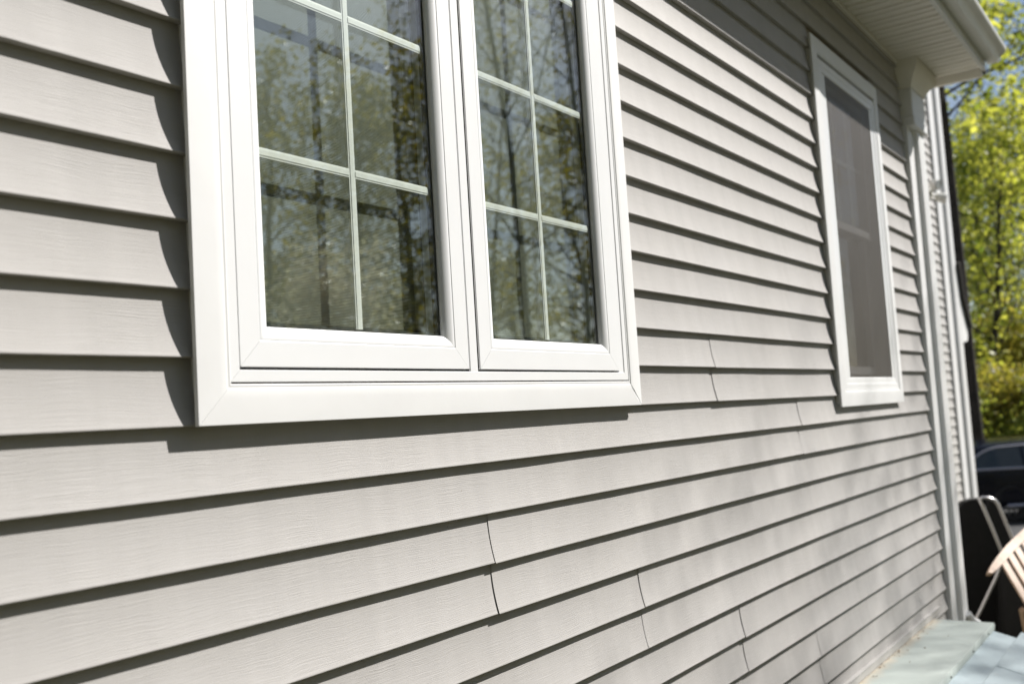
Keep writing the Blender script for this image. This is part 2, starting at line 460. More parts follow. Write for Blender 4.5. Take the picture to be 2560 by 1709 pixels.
gx = [-400, -120, -40, -15, -6, 0, 4] + [8 + 0.8 * i for i in range(12)] + [20, 26, 34, 45, 60, 90, 150, 400]
gy = [-400, -150, -70, -40, -25, -15, -8, -4, -2, 0, 2, 4, 8, 15, 30, 60, 150, 400]
tag(ground_sheet("ground", gx, gy, M["grass"]), kind="structure")
tag(ground_sheet("driveway", [16.2, 18, 20, 22, 24.5], [-14, -6, 0, 6, 12], M["asphalt"], 0.006), kind="structure")

# ------------------------------------------------------------------ the house
house = empty("house", (0, 0, 0))
tag(house, "greige house wall of curved horizontal vinyl siding with white trimmed windows and eave", "house")

P = 0.1143          # exposure of one siding course
REC = 0.0168        # how far the top of a course sits behind its lip

def board_profile():
    pts = [(REC + 0.0012, P + 0.006), (REC, P - 0.0005)]
    for t in (0.88, 0.75, 0.62, 0.5, 0.38, 0.27, 0.17, 0.09, 0.035):
        pts.append((REC * (1 - (1 - t) ** 2), P * t))
    pts += [(0.0001, 0.0016), (0.0006, 0.0004), (0.0016, 0.0), (REC + 0.0015, 0.0004)]
    return pts
PROF = board_profile()

def wob(x, z, s):
    return (0.00045 * math.sin(2.1 * x + 5.3 * z + s) + 0.00035 * math.sin(5.3 * x - 11 * z + 1.7 * s)
            + 0.0002 * math.sin(12.7 * x + 29 * z + 2.3 * s))

def siding_board(k, xa, xb, lap=False, seed=0.0):
    """course k (its lip at z=-k*P) from xa to xb; lap = its start rides over the neighbour"""
    z0 = -k * P
    n = max(2, int((xb - xa) / 0.14))
    xs = [xa + (xb - xa) * i / n for i in range(n + 1)]
    if lap: xs = [xa, xa + 0.03] + [x for x in xs if x > xa + 0.05]
    v = []; f = []
    for x in xs:
        pr = -0.0019 * max(0.0, 1 - (x - xa) / 0.9) if lap else 0.0
        sag = 0.0010 * math.sin(1.3 * x + seed * 3.1)
        for (y, z) in PROF:
            fade = 1.0
            v.append((x, y + pr + wob(x, z0 + z, seed) * fade, z0 + z + sag))
    m = len(PROF)
    for i in range(len(xs) - 1):
        for j in range(m - 1):
            f.append((i * m + j, i * m + j + 1, (i + 1) * m + j + 1, (i + 1) * m + j))
    return mesh_obj("siding_board", v, f, M["siding"], house, 50)

X_END = 6.245
seams = {-1: 3.175, 0: 3.171, 1: 3.990, 2: 3.985, 3: 1.858, 4: 1.860, 5: 2.556, 6: 2.561, 7: 3.255, 8: 3.259, 9: 3.998, 10: 4.011}
WIN1 = (1.09, 2.56); WIN2 = (4.54, 5.55)
for k in range(-17, 14):
    sd0 = k * 1.37 + 2.0
    if k <= 0 and k >= -14:
        segs = [(-2.6, WIN1[0], False), (WIN1[1], WIN2[0], False), (WIN2[1], X_END, False)]
    else:
        segs = [(-2.6, X_END, False)]
    if k in seams:
        s = seams[k]; ns = []
        for a, b, l in segs:
            if a < s < b:
                ns += [(a, s + 0.026, False), (s, b, True)]
            else: ns.append((a, b, l))
        segs = ns
    for i, (a, b, l) in enumerate(segs):
        siding_board(k, a, b, l, sd0 + i * 0.9)

# sheathing and dark rooms behind the openings
O1 = (1.13, 2.52, 0.085, 1.56); O2 = (4.60, 5.50, 0.05, 1.54)
sh = MB()
sh.box(-2.6, O1[0], 0.0215, 0.16, -1.9, 2.1)
sh.box(O1[0], O1[1], 0.0215, 0.16, -1.9, O1[2]); sh.box(O1[0], O1[1], 0.0215, 0.16, O1[3], 2.1)
sh.box(O1[1], O2[0], 0.0215, 0.16, -1.9, 2.1)
sh.box(O2[0], O2[1], 0.0215, 0.16, -1.9, O2[2]); sh.box(O2[0], O2[1], 0.0215, 0.16, O2[3], 2.1)
sh.box(O2[1], 6.40, 0.0215, 0.16, -1.9, 2.1)
sh.build("wall_sheathing", M["sheath"], house)
rm = MB()
rm.box(-2.6, 6.4, 4.6, 4.7, -0.8, 2.0)
rm.box(-2.7, -2.6, 0.16, 4.6, -0.8, 2.0); rm.box(3.45, 3.55, 0.16, 4.6, -0.8, 2.0); rm.box(6.4, 6.5, 0.02, 4.7, -1.9, 2.0)
rm.build("interior_wall", M["room"], house)
MB().box(-2.6, 6.4, 0.16, 4.6, -0.9, -0.8).build("interior_floor", M["floor"], house)
MB().box(-2.6, 6.4, 0.16, 4.6, 2.0, 2.1).build("interior_ceiling", M["room"], house)

# ---- mitred frame members
def ring(names, x0, x1, z0, z1, prof, mat, parent, hair=0.0002, sides="LRTB", smooth=24, open_mitre=None):
    """four mitred bars round a rectangle. prof: closed loop of (inset from the outer edge, y)"""
    n = len(prof); res = {}
    for sname in sides:
        A = []; B = []
        for (u, y) in prof:
            h = hair if y < -0.004 else -0.0004
            if sname == 'B': A.append((x0 + u + h, y, z0 + u)); B.append((x1 - u - h, y, z0 + u))
            if sname == 'T': A.append((x0 + u + h, y, z1 - u)); B.append((x1 - u - h, y, z1 - u))
            if sname == 'L': A.append((x0 + u, y, z0 + u + h)); B.append((x0 + u, y, z1 - u - h))
            if sname == 'R': A.append((x1 - u, y, z0 + u + h)); B.append((x1 - u, y, z1 - u - h))
        if open_mitre and sname == 'B':
            nb = []
            umax = max(p[0] for p in prof)
            for (u, y), q in zip(prof, B):
                t = u / umax
                nb.append((q[0] - open_mitre * 4 * t * (1 - t), q[1], q[2]))
            B = nb
        mb = MB()
        f = [(i, (i + 1) % n, n + (i + 1) % n, n + i) for i in range(n)] + [tuple(range(n))[::-1], tuple(range(n, 2 * n))]
        mb.add(A + B, f)
        res[sname] = mb.build(names if isinstance(names, str) else names[sname], mat, parent, smooth)
    return res

CAS = [(0.013, 0.0195), (0.013, -0.0060), (0.0, -0.0060), (0.0, -0.0138), (0.0008, -0.0146), (0.004, -0.0148), (0.02, -0.0156), (0.045, -0.0166), (0.058, -0.0166),
       (0.0605, -0.0160), (0.0622, -0.0140), (0.0640, -0.0142), (0.0665, -0.0152), (0.0688, -0.0146), (0.0692, -0.0130), (0.0692, 0.0195)]

# ================= window 1: twin casement =================
w1 = empty("casement_window", (0, 0, 0), parent=house)
w1["label"] = "large twin casement window with white frame and grille bars"
ring("casing", 1.048, 2.597, 0.0, 1.632, CAS, M["trim"], w1, open_mitre=0.0085)
MB().box(2.520, 2.596, 0.002, 0.006, 0.001, 0.075).build("casing_backing", M["raw_edge"], w1)
FR = [(0.0, 0.10), (0.0, -0.0130), (0.0008, -0.0138), (0.0203, -0.0138), (0.0212, -0.0130), (0.0215, 0.006), (0.0215, 0.10)]
ring("frame", 1.1168, 2.5273, 0.0723, 1.5597, FR, M["vinyl"], w1)
MB().box(1.7895, 1.8185, -0.0132, 0.10, 0.0930, 1.539, 0.0012).build("mullion", M["vinyl"], w1)
# thin dark gaskets seen in the gaps round the sashes
for gx0, gx1 in ((1.1385, 1.7893), (1.8187, 2.5065)):
    ring("gasket", gx0, gx1, 0.0930, 1.539, [(0.0, 0.004), (0.0, 0.010), (0.02, 0.010), (0.02, 0.004)], M["gasket"], w1)

SASH = [(0.0, 0.055), (0.0, -0.0132), (0.0008, -0.0140), (0.0455, -0.0140), (0.0466, -0.0134), (0.0472, -0.0124),
        (0.0480, -0.0132), (0.0500, -0.0134), (0.0560, -0.0122), (0.0630, -0.0092), (0.0690, -0.0052), (0.0725, -0.0016), (0.0735, 0.0016),
        (0.0735, 0.0040), (0.0700, 0.0040), (0.0700, 0.055)]
Z0S, Z1S = 0.0985, 1.5345
def sash(x0, x1):
    ring("sash_rail", x0, x1, Z0S, Z1S, SASH, M["vinyl"], w1, 0.00025)
    gx0, gx1, gz0, gz1 = x0 + 0.066, x1 - 0.066, Z0S + 0.066, Z1S - 0.066
    MB().box(gx0, gx1, 0.0044, 0.0072, gz0, gz1).build("pane", M["glass"], w1)
    MB().box(gx0, gx1, 0.0200, 0.0228, gz0, gz1).build("pane", M["glass"], w1)
    ring("spacer", gx0 + 0.0045, gx1 - 0.0045, gz0 + 0.0045, gz1 - 0.0045, [(0, 0.0076), (0, 0.0196), (0.0085, 0.0196), (0.0085, 0.0076)], M["spacer"], w1)
    # sculpted grille bars between the two panes
    vx = (x0 + x1) / 2
    go0, go1, gv0, gv1 = x0 + 0.0735, x1 - 0.0735, Z0S + 0.0735, Z1S - 0.0735
    def bar(vert, c, a, b):
        pr = [(-0.0092, 0.0118), (-0.0092, 0.0092), (-0.0056, 0.0090), (-0.0052, 0.0080), (0.0052, 0.0080), (0.0056, 0.0090), (0.0092, 0.0092), (0.0092, 0.0118),
              (0.0060, 0.0150), (-0.0060, 0.0150)]
        mb = MB()
        if vert: mb.prism([(c + u, y) for u, y in pr], 'z', a, b)
        else: mb.prism([(y, c + u) for u, y in pr], 'x', a, b)
        mb.build("muntin", M["grid"], w1)
    step = (gv1 - gv0) / 4
    hs = [gv0 + step * i for i in (1, 2, 3)]
    for h in hs:
        bar(False, h, go0 + 0.001, vx - 0.0092); bar(False, h, vx + 0.0092, go1 - 0.012)
    bar(True, vx, gv0 + 0.001, gv1 - 0.001)
    # inner stops and jambs, then the insect screen on the room side
    ring("jamb", x0 + 0.070, x1 - 0.048, Z0S + 0.066, Z1S - 0.06, [(0, 0.0235), (0, 0.085), (0.012, 0.085), (0.012, 0.0235)], M["vinyl"], w1)
    ring("screen_frame", x0 + 0.083, x1 - 0.061, Z0S + 0.079, Z1S - 0.073, [(0, 0.046), (0, 0.054), (0.009, 0.054), (0.009, 0.046)], M["spacer"], w1)
    MB().box(x0 + 0.088, x1 - 0.066, 0.0497, 0.0500, Z0S + 0.084, Z1S - 0.078).build("insect_screen", M["screen_in"], w1)
sash(1.1386, 1.7848)
sash(1.8260, 2.4760)
MB().box(1.7884, 1.7894, -0.0095, 0.03, 0.0945, 1.538).build("gap_shade_strip", M["gasket"], w1)  # black strips colour the gap sides so they read as deep shade
MB().box(1.8247, 1.8258, -0.0098, 0.03, 0.0990, 1.534).build("gap_shade_strip", M["gasket"], w1)
MB().box(2.4775, 2.5065, -0.0120, 0.05, 0.0930, 1.539, 0.001).build("frame_stop", M["vinyl"], w1)

# ================= window 2: double hung behind a screen =================
w2 = empty("double_hung_window", (0, 0, 0), parent=house)
w2["label"] = "narrow double-hung window behind a grey insect screen"
CAS2 = [(u * 1.12, y) for u, y in CAS]
ring("casing", 4.497, 5.588, -0.053, 1.662, CAS2, M["trim"], w2)
F2 = [(0.0, 0.12), (0.0, -0.0125), (0.0010, -0.0136), (0.0280, -0.0136), (0.0290, -0.0124), (0.0300, -0.0118), (0.0545, -0.0112), (0.0560, -0.0100), (0.0565, -0.0070), (0.0600, -0.0070), (0.0600, 0.12)]
ring("frame", 4.575, 5.510, 0.021, 1.566, F2, M["vinyl"], w2)
MB().box(4.6346, 4.672, -0.0098, 0.10, 0.0805, 1.5065, 0.001).build("frame_stop", M["vinyl"], w2)
MB().box(5.413, 5.4505, -0.0098, 0.10, 0.0805, 1.5065, 0.001).build("frame_stop", M["vinyl"], w2)
MB().box(4.672, 5.413, -0.0074, -0.0070, 0.0805, 1.5065).build("insect_screen", M["screen_out"], w2)
def hung(y, z0, z1, nx, nz):
    x0, x1 = 4.673, 5.412
    ring("sash_rail", x0, x1, z0, z1, [(0, y + 0.03), (0, y), (0.036, y), (0.040, y + 0.006), (0.040, y + 0.03)], M["vinyl"], w2)
    MB().box(x0 + 0.038, x1 - 0.038, y + 0.010, y + 0.013, z0 + 0.038, z1 - 0.038).build("pane", M["glass"], w2)
    for i in range(1, nx):
        c = x0 + 0.04 + (x1 - x0 - 0.08) * i / nx
        MB().box(c - 0.009, c + 0.009, y + 0.014, y + 0.022, z0 + 0.038, z1 - 0.038).build("muntin", M["grid"], w2)
    for i in range(1, nz):
        c = z0 + 0.04 + (z1 - z0 - 0.08) * i / nz
        MB().box(x0 + 0.038, x1 - 0.038, y + 0.0145, y + 0.0215, c - 0.009, c + 0.009).build("muntin", M["grid"], w2)
hung(0.030, 0.805, 1.512, 3, 2)
hung(0.066, 0.098, 0.850, 1, 1)

# ================= eave: soffit panels, fascia, gutter, roof =================
ZS = 1.985
SOF = 0.1524
x = 6.752 - SOF
first = None
while x > -2.8:
    if first is None:
        pr = [(0.0, 0.0), (0.060, 0.0), (0.066, 0.014), (0.086, 0.014), (0.090, 0.0), (0.138, 0.0), (0.143, 0.014), (0.1516, 0.014), (0.1516, 0.022), (0.0, 0.022)]
        first = MB().prism([(a, b) for a, b in pr], 'y', -0.371, 0.012).build("soffit_panel", M["soffit"], house)
        first.location = (x, 0, ZS)
    else:
        inst(first, loc=(x, 0, ZS))
    x -= SOF
MB().box(-2.8, 6.205, -0.012, 0.012, ZS - 0.022, ZS - 0.003, 0.002).build("soffit_channel", M["soffit"], house)
MB().box(-2.8, 6.786, -0.394, -0.373, ZS - 0.016, 2.150, 0.002).build("fascia", M["gutter"], house)
MB().box(6.755, 6.790, -0.372, 0.30, ZS - 0.050, 2.19, 0.003).build("eave_end_board", M["soffit"], house)
# K-style gutter: open trough with ogee front and end cap
gp = [(-0.396, 2.125), (-0.396, 2.030), (-0.455, 2.030), (-0.462, 2.042), (-0.468, 2.060), (-0.482, 2.078), (-0.500, 2.088), (-0.508, 2.100), (-0.509, 2.118), (-0.500, 2.122),
      (-0.494, 2.116), (-0.503, 2.113), (-0.503, 2.102), (-0.496, 2.093), (-0.478, 2.083), (-0.463, 2.064), (-0.456, 2.046), (-0.450, 2.034), (-0.400, 2.034), (-0.400, 2.125)]
MB().prism(gp, 'x', -2.8, 6.86).build("gutter", M["gutter"], house, 40)
MB().prism([(-0.3965, 2.1265), (-0.3965, 2.0285), (-0.4565, 2.0285), (-0.470, 2.060), (-0.503, 2.088), (-0.5105, 2.120)], 'x', 6.8605, 6.866).build("gutter_end_cap", M["gutter"], house)
rf = MB()
rf.prism([(-0.44, 2.132), (-0.44, 2.148), (3.0, 4.0), (3.0, 3.985)], 'x', -2.9, 6.80)
rf.prism([(3.001, 3.985), (3.001, 4.0), (6.5, 2.148), (6.5, 2.132)], 'x', -2.9, 6.80)
rf.build("roof", M["roof"], house)
# gable end filling and side wall so the house is closed at its corner
gb = MB()
gb.prism([(0.17, -1.9), (0.17, 2.12), (3.0, 3.96), (6.0, 2.3), (6.0, -1.9)], 'x', 6.505, 6.52)
gb.build("end_wall", M["far_siding"], house)

# ---- corner pilaster with capital
pil = empty("corner_pilaster", (0, 0, 0), parent=house)
MB().box(6.236, 6.384, -0.0150, 0.018, -1.80, 1.62, 0.003).build("stile", M["trim"], pil)
MB().prism([(6.3845, 0.16), (6.3845, -0.0250), (6.3870, -0.0330), (6.393, -0.0385), (6.402, -0.0410), (6.536, -0.0410), (6.540, -0.0370), (6.540, 0.16)], 'z', -1.80, 1.62).build("stile", M["trim"], pil, 30)
MB().box(6.224, 6.560, -0.0640, 0.018, 1.585, 1.640, 0.004).build("neck_moulding", M["trim"], pil)
MB().box(6.230, 6.560, -0.0580, 0.018, 1.642, 1.815, 0.004).build("neck", M["trim"], pil)
cp = MB()
def lofted(levels):
    v = []; f = []
    for (xa, xb, ya, yb, z) in levels:
        v += [(xa, ya, z), (xb, ya, z), (xb, yb, z), (xa, yb, z)]
    for i in range(len(levels) - 1):
        for k in range(4):
            f.append((i * 4 + k, i * 4 + (k + 1) % 4, (i + 1) * 4 + (k + 1) % 4, (i + 1) * 4 + k))
    f += [(3, 2, 1, 0), tuple((len(levels) - 1) * 4 + k for k in range(4))]
    return v, f
lv, lf = lofted([(6.228, 6.562, -0.060, 0.018, 1.816), (6.220, 6.585, -0.068, 0.018, 1.845), (6.205, 6.635, -0.086, 0.018, 1.885), (6.192, 6.690, -0.106, 0.018, 1.915), (6.188, 6.715, -0.114, 0.018, 1.940), (6.188, 6.715, -0.114, 0.018, ZS - 0.001)])
cp.add(lv, lf).build("capital", M["soffit"], pil, 25)
sb = MB(); sb.tube([(6.47, -0.050, -1.33), (6.50, -0.065, -1.372), (6.54, -0.09, -1.40)], 0.022, 8)
sb.build("downspout_shoe", M["trim"], pil, 40)

# white channel where the siding stops on the cellar bulkhead
jc = MB()
jc.box(3.6, 6.0, -0.0060, 0.014, -1.2385, -1.2040, 0.0015)
jc.box(3.6, 6.0, -0.0095, -0.0062, -1.2050, -1.2015)
jc.build("siding_channel", M["far_siding"], house)

# ================= cellar bulkhead =================
bh = empty("cellar_bulkhead", (5.12, -0.3, -1.86))
tag(bh, "pale green and blue painted steel cellar hatch against the foot of the wall", "cellar hatch")
def bpart(mb, name, mat, smooth=None):
    o = mb.build(name, mat, bh, smooth)
    o.location = (-5.12, 0.3, 1.86)
    return o
hd = MB(); hd.prism([(0.012, -1.241), (0.012, -1.262), (-0.285, -1.266), (-0.290, -1.278), (-0.306, -1.278), (-0.309, -1.250), (-0.304, -1.2415)], 'x', 4.40, 5.838)
bpart(hd, "header", M["bulk"], 40)
t15 = math.tan(math.radians(15))
def sl(y): return -1.275 + (y + 0.30) * t15
st = MB(); st.prism([(-0.296, sl(-0.296) - 0.004), (-0.425, sl(-0.425) - 0.004), (-0.425, sl(-0.425) - 0.024), (-0.296, sl(-0.296) - 0.024)], 'x', 4.425, 5.815)
bpart(st, "sill_strip", M["bulkblue"])
for a, b in ((4.36, 5.1415), (5.1485, 5.895)):
    lf_ = MB()
    y0, y1 = -0.420, -1.55
    lf_.prism([(y0, sl(y0) + 0.010), (y0 - 0.004, sl(y0) + 0.013), (y1 + 0.004, sl(y1) + 0.013), (y1, sl(y1) + 0.010), (y1, sl(y1) - 0.02), (y1 + 0.02, sl(y1) - 0.0), (y0 - 0.02, sl(y0) - 0.002), (y0, sl(y0) - 0.0015)], 'x', a, b)
    bpart(lf_, "door_leaf", M["bulkblue"], 30)
cu = MB()
for a, b in ((4.43, 4.50), (5.735, 5.805)):
    cu.prism([(0.012, -1.8595), (0.012, -1.268), (-0.285, -1.280), (-0.30, sl(-0.30) - 0.03), (-1.53, sl(-1.53) - 0.03), (-1.53, -1.8595)], 'x', a, b)
cu.box(4.50, 5.735, -1.53, -1.47, -1.8595, sl(-1.53) - 0.03)
bpart(cu, "curb", M["concrete"])
for xx in (4.75, 5.25, 5.65):
    sc_ = MB(); sc_.tube([(xx, -0.3085, -1.262), (xx, -0.3125, -1.262)], 0.005, 8)
    bpart(sc_, "screw", M["spacer"])

# dry leaf bits caught along the edge
lt = MB()
for i in range(22):
    xx = random.uniform(4.45, 5.75); yy = -abs(random.gauss(0, 0.028)) - 0.008
    if random.random() < 0.15: yy = random.uniform(-0.2, -0.03)
    r = random.uniform(0.002, 0.006); a = random.uniform(0, 6.28); zz = -1.2405
    pts = [(xx + r * math.cos(a + q) * (1 if j % 2 else 1.7), yy + r * math.sin(a + q) * 0.8, zz + random.uniform(0, 0.004)) for j, q in enumerate((0, 1.57, 3.14, 4.71))]
    lt.add(pts + [(p[0], p[1], p[2] + 0.0012) for p in pts], [(0, 1, 2, 3), (4, 5, 6, 7), (0, 1, 5, 4), (1, 2, 6, 5), (2, 3, 7, 6), (3, 0, 4, 7)])
tag(lt.build("leaf_litter", M["litter"]), "brown leaf bits lying on the pale hatch along the wall", "leaf litter", kind="stuff")

# ------------------------------------------------------------------ far wing of the house
YW = 1.30
wing = empty("house_wing", (13.0, YW, -2.2))
tag(wing, "set-back far wing with grey siding, white corner post and low side roof", "house")
def wpart(mb, name, mat, smooth=None):
    o = mb.build(name, mat, wing, smooth); o.location = (-13.0, -YW, 2.2); return o
wb = MB()
wb.prism([(REC, P + 0.005), (REC, P * 0.9), (REC * 0.75, P * 0.5), (REC * 0.45, P * 0.25), (0.0, 0.001), (0.001, 0.0), (REC + 0.001, 0.0)], 'x', 6.6, 13.50)
b0 = wb.build("siding_board", M["far_siding"], wing)
b0.location = (-13.0, 0.0, 2.2 + 4.6 - 60 * P)
for i in range(1, 58):
    inst(b0, parent=wing, loc=(-13.0, 0.0, 2.2 + 4.6 - (60 - i) * P))
wpart(MB().box(6.53, 13.9, YW + 0.02, YW + 0.12, -2.55, 4.7), "wing_wall", M["sheath"])
wpart(MB().box(13.470, 13.755, YW - 0.020, YW + 0.019, -2.5, 4.7, 0.006), "corner_post", M["trim"])
wpart(MB().prism([(13.756, YW + 5.0), (13.756, YW - 0.022), (13.764, YW - 0.036), (13.778, YW - 0.050), (13.80, YW - 0.060), (13.83, YW - 0.065), (13.985, YW - 0.065), (13.99, YW - 0.06), (13.99, YW + 5.0)], 'z', -2.5, 4.7), "corner_post", M["trim"], 30)
wr = MB(); wr.prism([(6.55, 4.72), (13.99, 4.72), (14.4, 4.75), (14.4, 4.85), (6.55, 4.85)], 'y', YW - 0.35, YW + 5)
wpart(wr, "roof", M["roof"])
# lean-to roof on the wing's far side: its sloping rake board shows past the post
rk = MB()
edge = [(13.992, 1.66), (14.10, 1.20), (14.40, 0.82)]
rk.prism(edge + [(14.30, 0.65), (13.992, 0.62)], 'y', YW - 0.066, YW - 0.030)
wpart(rk, "rake_board", M["trim"])
ro = MB(); ro.prism([(x_ + 0.002, z_ + 0.002) for x_, z_ in edge] + [(x_ + 0.028, z_ + 0.016) for x_, z_ in edge[::-1]], 'y', YW - 0.12, YW + 3.0)
wpart(ro, "side_roof", M["roof"])
wpart(MB().box(13.987, 14.36, YW + 0.0, YW + 2.9, -2.5, 0.62), "side_wall", M["far_siding"])

# twin-headed white lamp fixed to the wing wall
lampo = empty("security_light", (12.98, YW, 2.42))
tag(lampo, "small white twin-headed outdoor lamp mounted on the far wing siding", "outdoor lamp")
def lp(mb, name, mat):
    return mb.build(name, mat, lampo, 40)
q = MB(); q.tube([(0, -0.002, 0), (0, -0.05, 0)], 0.075, 14); lp(q, "base_plate", M["lampwhite"])
for dx, dz in ((-0.12, 0.09), (0.12, -0.03)):
    q = MB(); q.tube([(0, -0.05, 0), (dx * 0.4, -0.08, dz * 0.5 + 0.01), (dx * 0.8, -0.10, dz)], 0.018, 8)
    q.tube([(dx * 0.8, -0.08, dz + 0.02), (dx * 1.0, -0.12, dz), (dx * 1.3, -0.18, dz - 0.02)], [0.04, 0.058, 0.062], 12)
    lp(q, "lamp_head", M["lampwhite"])
    q = MB(); q.tube([(dx * 1.3, -0.181, dz - 0.02), (dx * 1.32, -0.187, dz - 0.021)], 0.056, 12); lp(q, "lens", M["lens"])

# ------------------------------------------------------------------ dark wagon on the driveway
def make_car():
    car = empty("parked_car", (0, 0, 0))
    tag(car, "dark navy estate car with chrome window surround parked beyond the house", "car")
    # stations along x (rear -2.35 .. front 2.35): halfwidth, sill z, belt z, roof z, roof halfwidth
    St = [(-2.36, .70, .50, .86, .92, .62), (-2.30, .82, .34, .93, 1.12, .66), (-2.10, .89, .26, .955, 1.36, .66), (-1.6, .91, .22, .955, 1.435, .66), (-0.9, .92, .20, .95, 1.475, .66),
          (0.0, .92, .20, .945, 1.48, .66), (0.55, .92, .20, .94, 1.44, .64), (0.95, .92, .20, .935, 1.24, .66), (1.30, .92, .20, .93, 1.00, .74), (1.8, .90, .22, .88, .93, .72), (2.15, .86, .26, .80, .84, .66), (2.35, .72, .40, .66, .68, .55)]
    v = []; f = []
    for (x, hw, zs, zb, zr, rw) in St:
        zm = zs + (zb - zs) * 0.45
        half = [(hw * .90, zs), (hw * .985, zs + (zm - zs) * .5), (hw, zm), (hw * .985, zs + (zb - zs) * .8), (hw * .955, zb), (rw + (hw * .955 - rw) * .12, zb + (zr - zb) * .88), (rw * .88, zr - (zr - zb) * .02), (0.0, zr + .01)]
        full = [(x, y, z) for y, z in half] + [(x, -y, z) for y, z in half[-2::-1]]
        v += full
    m = 15
    for i in range(len(St) - 1):
        for j in range(m - 1):
            f.append((i * m + j, (i + 1) * m + j, (i + 1) * m + j + 1, i * m + j + 1))
        f.append((i * m + m - 1, (i + 1) * m + m - 1, (i + 1) * m, i * m))
    f += [tuple(range(m)), tuple((len(St) - 1) * m + j for j in range(m))[::-1]]
    b = MB(); b.v = v; b.f = f
    b.build("body", M["carpaint"], car, 32)
    # point on the cabin side between belt and roof edge
    def side(x, t, off=0.006, s=1):
        for a, c in zip(St, St[1:]):
            if a[0] <= x <= c[0]:
                u = (x - a[0]) / (c[0] - a[0]); q = [a[i] + (c[i] - a[i]) * u for i in range(6)]
                y0 = q[1] * .955; y1 = q[5] + (y0 - q[5]) * .12
                return (x, s * (y0 + (y1 - y0) * t + off), q[3] + (q[4] - q[3]) * .88 * t)
    def dlo(x):  # top limit of the glass
        if x < -1.55: return max(0.02, 0.86 * math.sqrt(max(0.0, 1 - ((-1.55 - x) / 0.52) ** 2)))
        if x > 0.50: return max(0.02, 0.92 - (x - 0.50) / 0.62 * 0.85)
        return 0.88
    for s in (1, -1):
        for a, c in ((-2.05, -1.15), (-1.09, -0.12), (-0.06, 1.08)):
            g = MB(); N = 14
            lo = [side(a + (c - a) * i / N, 0.06, 0.007, s) for i in range(N + 1)]
            hi = [side(a + (c - a) * i / N, max(0.08, dlo(a + (c - a) * i / N)), 0.007, s) for i in range(N + 1)]
            off = Vector((0, -0.004 * s, 0))
            lo2 = [Vector(p) + off for p in lo]; hi2 = [Vector(p) + off for p in hi]
            vv = lo + hi + lo2 + hi2; n = N + 1
            ff = [(i, i + 1, n + i + 1, n + i) for i in range(N)] + [(2 * n + i, 3 * n + i, 3 * n + i + 1, 2 * n + i + 1) for i in range(N)]
            ff += [(n + i, n + i + 1, 3 * n + i + 1, 3 * n + i) for i in range(N)] + [(i, 2 * n + i, 2 * n + i + 1, i + 1) for i in range(N)]
            g.add(vv, ff).build("side_window", M["carglass"], car, 30)
        ch = MB()
        xs = [-2.07 + 3.17 * i / 40 for i in range(41)]
        ch.tube([side(x, max(0.03, dlo(x) + 0.03), 0.012, s) for x in xs], 0.018, 6)
        ch.tube([side(x, 0.02, 0.012, s) for x in xs], 0.020, 6)
        ch.build("chrome_trim", M["chrome"], car, 40)
        ss = MB(); ss.tube([(-1.5, s * .905, .30), (1.25, s * .915, .30)], 0.030, 6); ss.build("sill_trim", M["chrome"], car, 40)
        for hx in (-0.95, 0.05):
            MB().box(hx - .11, hx + .11, s * .918 - .014, s * .918 + .02, .80, .835, .008).build("door_handle", M["carpaint"], car)
        MB().box(0.78, 0.98, s * .98 - .09, s * .98 + .09, .96, 1.09, .03).build("wing_mirror", M["carpaint"], car)
        for wx in (-1.42, 1.42):
            wy = s * 0.80
            q = MB()
            for k, (r0, yy) in enumerate(((.22, 0), (.31, .0), (.335, .02), (.335, .19), (.31, .21), (.22, .21))): pass
            v2 = []; f2 = []; n = 28
            prof = [(.215, .02), (.30, .0), (.328, .02), (.335, .06), (.335, .15), (.328, .19), (.30, .21), (.215, .19)]
            for i in range(n):
                a = 2 * math.pi * i / n
                for r0, yy in prof: v2.append((wx + r0 * math.cos(a), wy + s * (yy - .09), .335 + r0 * math.sin(a)))
            mm = len(prof)
            for i in range(n):
                for j in range(mm):
                    f2.append((i * mm + j, ((i + 1) % n) * mm + j, ((i + 1) % n) * mm + (j + 1) % mm, i * mm + (j + 1) % mm))
            wh = q.add(v2, f2).build("wheel", M["tyre"], car, 40)
            rr = MB(); rr.tube([(wx, wy + s * .02, .335), (wx, wy + s * .05, .335)], .06, 12)
            for k in range(10):
                a = 2 * math.pi * k / 10
                rr.tube([(wx + .05 * math.cos(a), wy + s * .055, .335 + .05 * math.sin(a)), (wx + .215 * math.cos(a), wy + s * .045, .335 + .215 * math.sin(a))], .018, 6)
            ro_ = rr.build("rim", M["rim"], wh, 40)
        MB().box(-2.345, -2.18, s * .70 - .10, s * .70 + .10, .78, .92, .02).build("tail_lamp", M["tail"], car)
        MB().box(2.12, 2.29, s * .64 - .12, s * .64 + .12, .64, .75, .02).build("headlight", M["lens"], car)
    return car
car = make_car()
car_dir = Vector((0.50, -0.866, 0)).normalized()
rear = Vector((19.62, 2.30, 0)) - car_dir * 0.0
cc = rear + car_dir * 2.02 + Vector((0.866, 0.50, 0)) * 0.90
car.location = (cc.x, cc.y, -2.394)
car.rotation_euler = (0, 0, math.atan2(car_dir.y, car_dir.x))

# ------------------------------------------------------------------ garden chairs by the corner
def img(px, py, wd):
    """a point seen at a given place and depth in the reference, in metres"""
    xx = (px - 1280) / 2560 / 0.9774; yy = -(py - 854.5) / 2560 / 0.9774
    return Vector((0, -1.3746, -0.0205)) + (CAM_F + CAM_R * xx + CAM_U * yy) * wd

def local(mb, root, name, mat, smooth=None):
    o = mb.build(name, mat, root, smooth)
    o.location = -Vector(root.location)
    return o

